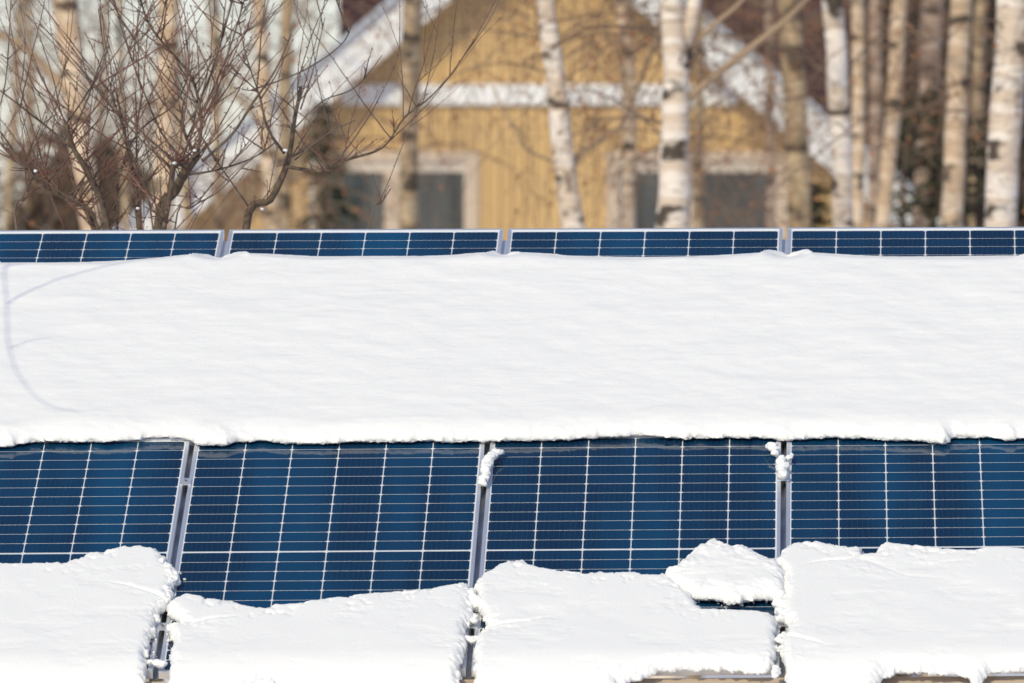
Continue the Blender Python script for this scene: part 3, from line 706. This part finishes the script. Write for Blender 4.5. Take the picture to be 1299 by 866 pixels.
# conifers of the wood behind
def needle_tree(name, X, Y, h, rbase, seed, label, cat, group, dens=1., z0=.4, mt='needle'):
    r_ = random.Random(seed); root = empty(name, (X, Y, -.2)); tag(root, label, cat, group)
    MB().tube([(X, Y, -.2), (X, Y, h*.5), (X, Y, h)], [h*.012+.02, h*.008+.01, .01], 7).build('trunk', M['pine'], root, True)
    nb = MB(); z = z0
    while z < h-.05:
        rr = rbase*(1 - (z-z0)/(h-z0))**.8
        for k in range(int(8*dens)):
            a = r_.uniform(0, 2*math.pi); L_ = rr*r_.uniform(.7, 1.1); d = Vector((math.cos(a), math.sin(a), -.25)); p = Vector((X, Y, z))
            s = max(int(L_/.12), 3)
            for i in range(1, s+1):
                c = p + d*(L_*i/s) + Vector((0, 0, .12*(i/s)**2*L_ + r_.uniform(-.10, .10)))
                for q in range(3):
                    sd = Vector((-d.y, d.x, 0)); a1 = (d*.6 + sd*r_.choice((-1, 1)) + Vector((0, 0, r_.uniform(-.4, .1)))).normalized(); l1 = r_.uniform(.06, .14)*(1.15-.5*i/s)
                    nb.quad(c + a1*l1, a1*l1, a1.cross(Vector((r_.uniform(-.4, .4), r_.uniform(-.4, .4), 1))).normalized()*r_.uniform(.014, .032))
        z += r_.uniform(.09, .16)
    nb.build('crown', M[mt], root); return root
needle_tree('spruce_tree', (1184-649.5)*78/F, 78, 5.15, .55, 51, 'young dark green spruce between the pale birches at right', 'spruce tree', None, .9, mt='needle_pale')
needle_tree('spruce_tree', (1145-649.5)*84/F, 84, 5.3, .45, 54, 'thin young spruce left of the larger one in the birch stand', 'spruce tree', None, .4, mt='needle_pale')
needle_tree('spruce_tree', (1240-649.5)*80/F, 80, 4.9, .5, 55, 'young spruce close to the large white birch at the right edge', 'spruce tree', None, .5, mt='needle_pale')
needle_tree('spruce_tree', (1030-649.5)*82/F, 82, 4.35, .5, 52, 'low green spruce top at the right corner of the house', 'spruce tree', None, 1.)
needle_tree('spruce_tree', (412-649.5)*92/F, 92, 5.3, .8, 53, 'dark spruce tip beside the left corner of the house', 'spruce tree', None, .9)

def pine(px, D, w, seed, lab):
    r_ = random.Random(seed); X = (px-649.5)*D/F; root = empty('pine_tree', (X, D, -.3))
    tag(root, lab, 'pine tree', 'dark conifers of the wood behind the birches')
    pts = wiggle((X, D, -.3), (X + r_.uniform(-.4, .4), D, 15), 14, .004, r_)
    MB().tube(pts, [w*.5*D/F*(1.1-.6*i/14) for i in range(15)], 9).build('trunk', M['pine'], root, True)
    nb = MB()
    for i in range(420):
        z = r_.uniform(8.0, 15.5); a = r_.uniform(0, 6.28); q = r_.uniform(.2, 2.0)
        c = Vector((X + math.cos(a)*q, D + math.sin(a)*q, z)); v1 = Vector((r_.uniform(-1, 1), r_.uniform(-1, 1), r_.uniform(-.5, .5))).normalized()
        nb.quad(c, v1*r_.uniform(.12, .3), v1.cross(Vector((0, .3, 1))).normalized()*r_.uniform(.06, .14))
    for i in range(30):
        z = r_.uniform(3.5, 9); a = r_.uniform(0, 6.28); p = Vector((X, D, z))
        nb.tube(wiggle(p, p + Vector((math.cos(a)*r_.uniform(.5, 1.8), math.sin(a), r_.uniform(-.4, .3))), 4, .06, r_), [.02, .016, .012, .008, .004], 3, cap=False)
    nb.build('crown', M['needle'], root)
for i, (px, D, w, lb_) in enumerate([(1037,112,26,'dark conifer trunk just left of the close pair of birches'),(1160,116,30,'wide dark conifer trunk left of the pinkish grey birch'),(1200,110,20,'dark conifer trunk between the pinkish grey and the cream birch'),(1250,114,26,'dark conifer trunk left of the large white birch at the right edge')]): pine(px, D, w, 70+i, lb_)

# far wood: one brown mass of twigs and needles; and the thicket low behind the bush
def mass(name, m_, boxes, n, size, seed, label):
    r_ = np.random.default_rng(seed); mb_ = MB(); tot = sum((b[1]-b[0])*(b[5]-b[4]) for b in boxes)
    for (x0, x1, y0, y1, z0, z1) in boxes:
        k = int(n*(x1-x0)*(z1-z0)/tot)
        c = np.stack([r_.uniform(x0, x1, k), r_.uniform(y0, y1, k), z0 + (z1-z0)*r_.uniform(0, 1, k)], 1)
        zt = z0 + (z1-z0)*(1 + .35*vnoise(c[:, 0]*.6, c[:, 0]*0+3.3, seed))*.8
        for (x_, y_, z_), t_ in zip(c, zt):
            if z_ > t_: continue
            v1 = Vector(r_.normal(size=3)); v1.z *= 1.6; v1.normalize(); s = size*r_.uniform(.5, 1.3)
            mb_.quad((x_, y_, z_), v1*s, v1.cross(Vector(r_.normal(size=3))).normalized()*s*r_.uniform(.12, .35))
    o = mb_.build(name, m_); return tag(o, label, 'woodland', None, 'stuff')
def wx(px, Y): return (px-649.5)*Y/F
mass('far_wood', M['wood'], [(wx(1000, 135), wx(1900, 135), 125, 150, 0, 17)], 60000, .27, 5, 'dark brown shaded wood filling the gaps between the birches at right')
mass('thicket', M['thicket'], [(wx(-500, 110), wx(330, 110), 104, 118, 0, 5.6)], 26000, .13, 6, 'low brown thicket behind the bush at the left edge')
for i, (px, D, ns, lab) in enumerate(((-40, 104, 24, 'faint leafless tree outside the left picture edge, twigs reaching in'), (35, 107, 24, 'faint leafless tree beyond the thin tan birch at far left'), (95, 110, 24, 'faint leafless tree right behind the leaning cream birch'), (248, 86, 34, 'hazy leafless tree between the bush and the left roof edge'), (302, 92, 36, 'hazy leafless tree just left of the slender pair of birches'))):
    r_ = random.Random(300+i); X = wx(px, D); root = empty('bare_tree', (X, D, -.2))
    tag(root, lab, 'tree', 'leafless trees against the sky at left')
    pts = wiggle((X, D, -.2), (X + r_.uniform(-.5, .5), D, 10), 12, .01, r_)
    MB().tube(pts, [.07-.004*j for j in range(13)], 6).build('trunk', M['birch_tan'], root, True)
    tw = MB()
    for j in range(ns):
        z = r_.uniform(2.8, 9.5); a = r_.uniform(0, 6.28)
        twig_spray(tw, None, interp(pts, min(z/10.2, 1)), (math.cos(a), math.sin(a)*.6, r_.uniform(.2, 1.2)), r_.uniform(1.0, 2.2), .016, r_, 2, .35, 0)
    tw.build('crown', M['twig'], root)

# ------------------------------------------------------------------ fruit trees just behind the panels
def fruit_tree(limbs, D, shoots, seed, label, zoom=2.886, base_px=(200, 330)):
    r_ = random.Random(seed); g = at(base_px[0], base_px[1], D)
    root = empty('fruit_tree', (g.x, D, -.2)); tag(root, label, 'bush', 'pruned fruit trees behind the panels')
    lm = MB(); st = MB(); og = MB(); bd = MB()
    fork = Vector((g.x, D, 1.6)); lm.tube(wiggle((g.x, D, -.2), fork, 6, .02, r_), [.10, .09, .085, .08, .075, .07, .065], 9)
    curves = []
    for (zp, w0, w1) in limbs:
        dy = r_.uniform(-.45, .45); n = len(zp)
        P3 = [at(x/zoom, y/zoom, D + dy*(.3 + .7*i/n) + r_.uniform(-.03, .03)) for i, (x, y) in enumerate(zp)]
        if zp[0][1] > 780:
            P3 = [fork.lerp(P3[0], .0), fork.lerp(P3[0], .55) + Vector((r_.uniform(-.05, .05), r_.uniform(-.05, .05), 0))] + P3
        P3 = [Vector(c) for c in catm(P3)]; m_ = len(P3)
        rd = [max((w0 + (w1-w0)*(i/(m_-1)))*.5/zoom*D/F*r_.uniform(.9, 1.12), .0012) for i in range(m_)]
        (lm if w0 > 12 else og).tube(P3, rd, 7 if w0 > 12 else 5)
        curves.append((P3, rd, w0))
    def shoot(p, d, L_, r0, depth):
        n = max(int(L_/.05), 4); pts = [Vector(p)]; d = Vector(d).normalized(); sg = L_/n
        bend = Vector((r_.uniform(-.03, .03), r_.uniform(-.03, .03), .035))
        for i in range(n):
            d = (d + bend + Vector((r_.gauss(0, .05), r_.gauss(0, .05), r_.gauss(0, .04)))).normalized(); pts.append(pts[-1] + d*sg)
        (og if r_.random() < .45 else st).tube(pts, [r0*(1-.62*i/n) for i in range(n+1)], 4)
        for i in range(1, n+1):          # buds
            if r_.random() < .75:
                q = pts[i]; a = Vector((r_.uniform(-1, 1), r_.uniform(-1, 1), r_.uniform(0, 1))).normalized(); rr = r0*(1-.6*i/n)
                bl = r_.uniform(.005, .010); bd.tube([q + a*rr*.5, q + a*(rr*.5+bl*.5), q + a*(rr+bl)], [rr*.8, rr*.9+.0008, .0006], 4)
        q = pts[-1]; bd.tube([q, q + d*.006, q + d*.013], [r0*.4, r0*.6+.0008, .0005], 4)
        if depth > 0:
            for j in range(r_.choice((0, 0, 1, 1, 2))):
                t = r_.uniform(.15, .6); a = r_.uniform(0, 6.28)
                dd = d*.8 + Vector((math.cos(a), math.sin(a), .25))*r_.uniform(.3, .9); shoot(interp(pts, t), dd, L_*r_.uniform(.3, .6), r0*.65, depth-1)
    wts = [len(c[0])*(.4 + (c[2] > 12)) for c in curves]
    for i in range(shoots):
        P3, rd, w0 = r_.choices(curves, wts)[0]; t = r_.uniform(.18, 1); p = interp(P3, t); a = r_.uniform(0, 6.28)
        lean = r_.uniform(.2, 1.4)
        shoot(p, (math.cos(a)*lean, math.sin(a)*lean*.8, r_.uniform(.4, 1.1)), r_.choice((.12, .2, .3, .45, .6, .75, .9))*r_.uniform(.7, 1.15), r_.uniform(.0018, .0038), 2)
    for i in range(shoots // 2):         # short spurs
        P3, rd, w0 = r_.choices(curves, wts)[0]; p = interp(P3, r_.uniform(.2, 1)); a = r_.uniform(0, 6.28)
        shoot(p, (math.cos(a), math.sin(a), r_.uniform(-.3, .8)), r_.uniform(.03, .10), r_.uniform(.002, .0035), 0)
    lm.build('trunk', M['fruit_bark'], root, True); og.build('twigs', M['old_twig'], root, True); t_ = st.build('shoots', M['shoot'], root, True); t_['kind'] = 'stuff'; bd.build('buds', M['shoot'], t_, True)['kind'] = 'stuff'
    return root
LA = [([(580,840),(640,700),(690,610),(722,565)],46,30), ([(690,610),(640,600),(625,680),(600,840)],26,20), ([(722,565),(700,540),(672,470),(668,400)],16,10),
      ([(722,565),(735,480),(732,400),(705,290),(640,205),(560,110),(520,20),(505,-60)],14,6), ([(740,590),(850,490),(930,370),(1000,270),(1040,190),(1066,122)],12,6),
      ([(705,430),(760,300),(810,150),(850,0),(865,-80)],9,5), ([(735,420),(800,280),(850,150),(905,-40)],8,5), ([(700,610),(600,500),(520,320),(460,150),(410,-30)],9,5),
      ([(690,640),(800,620),(920,580),(1010,520)],9,5), ([(395,840),(330,650),(270,545),(240,455)],28,18), ([(270,545),(180,470),(90,400),(0,330)],10,6),
      ([(345,840),(180,690),(110,620),(45,578)],24,16), ([(510,840),(505,740),(480,600),(455,480),(430,360)],30,8), ([(240,455),(300,370),(360,270),(400,160)],8,5),
      ([(360,840),(250,740),(120,640),(0,480)],14,7), ([(430,800),(450,600),(520,470),(640,380),(700,250)],10,5), ([(560,840),(480,560),(400,300),(360,30)],8,4), ([(0,640),(-30,500),(20,300),(40,0)],7,4),
      ([(60,840),(95,720),(105,655)],10,7), ([(640,840),(700,760),(800,700),(900,600),(980,540)],8,4)]
fruit_tree(LA, 37.2, 250, 21, 'pruned leafless reddish bush with upright shoots at the left', base_px=(200, 330))
LD = [([(900,840),(990,730),(1040,630),(1060,560),(1078,440),(1102,318)],38,12), ([(1050,610),(1130,622),(1200,625),(1270,585),(1400,540),(1480,430),(1550,372)],14,5), ([(1080,585),(1190,495),(1300,440)],7,4),
      ([(920,330),(1080,272),(1190,210),(1260,150),(1290,90)],7,4), ([(1040,560),(980,470),(950,350),(930,330)],12,7), ([(1100,400),(1140,280),(1170,150),(1190,65)],6,3), ([(1345,840),(1400,740),(1430,690)],7,4),
      ([(1078,470),(1180,370),(1300,320),(1400,200)],6,3), ([(950,350),(900,200),(880,100)],6,3)]
fruit_tree(LD, 37.3, 46, 22, 'smaller bare bush with a bent grey stem at the left house corner', base_px=(305, 330))
# snow caught in the forks
def fork_snow(zx, zy, D, s, label):
    s *= .55
    import bmesh
    bm = bmesh.new(); bmesh.ops.create_icosphere(bm, subdivisions=2, radius=s, matrix=Matrix.Diagonal((1.2, .9, .8, 1)))
    for v in bm.verts: v.co += v.co.normalized()*rng.uniform(-.4, .35)*s
    me = bpy.data.meshes.new('snow_clump'); bm.to_mesh(me); bm.free(); me.materials.append(M['snow']); me.polygons.foreach_set('use_smooth', [True]*len(me.polygons))
    o = link('snow_clump', me); o.location = at(zx/2.886, zy/2.886, D); tag(o, label, 'snow clump', 'bits of snow caught in the bush')
fork_snow(712, 550, 36.95, .012, 'bit of snow on the knot of the bush')
fork_snow(638, 596, 36.9, .013, 'bit of snow on the sawn stub left of the knot')
fork_snow(1046, 550, 37.0, .014, 'bit of snow in the fork of the smaller bush')
fork_snow(960, 765, 37.0, .013, 'bit of snow low on the bent stem of the smaller bush')
fork_snow(505, 762, 36.9, .011, 'bit of snow on a stub low in the middle of the bush')
fork_snow(130, 625, 36.9, .011, 'bit of snow on the left limb of the bush')

# ------------------------------------------------------------------ tree beside the array (outside the picture) whose branch shades the snow
r_ = random.Random(5); dist = 3.0
shadow = [([(0,326),(5,345),(8,375),(9,410),(12,440),(20,468),(38,495),(62,514),(100,522)], .0036, .002), ([(8,385),(40,368),(80,352),(120,340),(170,328)], .0044, .003), ([(12,442),(40,432),(62,428)], .0034, .002), ([(2,340),(30,333),(60,326)], .0034, .002)]
tr = Vector((-4.7, 31.6, -.2)); root = empty('garden_tree', tr); tag(root, 'bare garden tree standing left of the panels, its branch shading the snow', 'tree')
tm = MB(); stem = [tr, Vector((-4.7, 31.6, 2)), Vector((-4.6, 31.7, 3.6)), Vector((-4.4, 31.8, 4.6))]
tm.tube(catm(stem), [.11 - .004*i for i in range(16)], 9); tm.build('trunk', M['fruit_bark'], root, True)
br = MB()
for ii, (pp_, r0, r1) in enumerate(shadow):
    pts = [W(*UV(x, y, .055), .055) + S*dist for x, y in pp_]
    if ii == 0: pts = [stem[3], (stem[3] + pts[0])*.5 + Vector((0, 0, .12))] + pts
    pts = catm(pts); n_ = len(pts)
    if ii == 0: br.tube(pts[:12], [.014 - .0008*i for i in range(12)], 6)
    br.tube(pts, [r0 + (r1-r0)*i/(n_-1) for i in range(n_)], 6)
for i in range(9):
    a = r_.uniform(0, 6.28); q = Vector(stem[3]); br.tube(wiggle(q, q + Vector((-abs(math.cos(a))*.9, math.sin(a)*1.2, r_.uniform(.4, 1.6))), 6, .05, r_), [.022, .018, .014, .011, .008, .006, .003], 5)
br.build('branches', M['fruit_bark'], root, True)
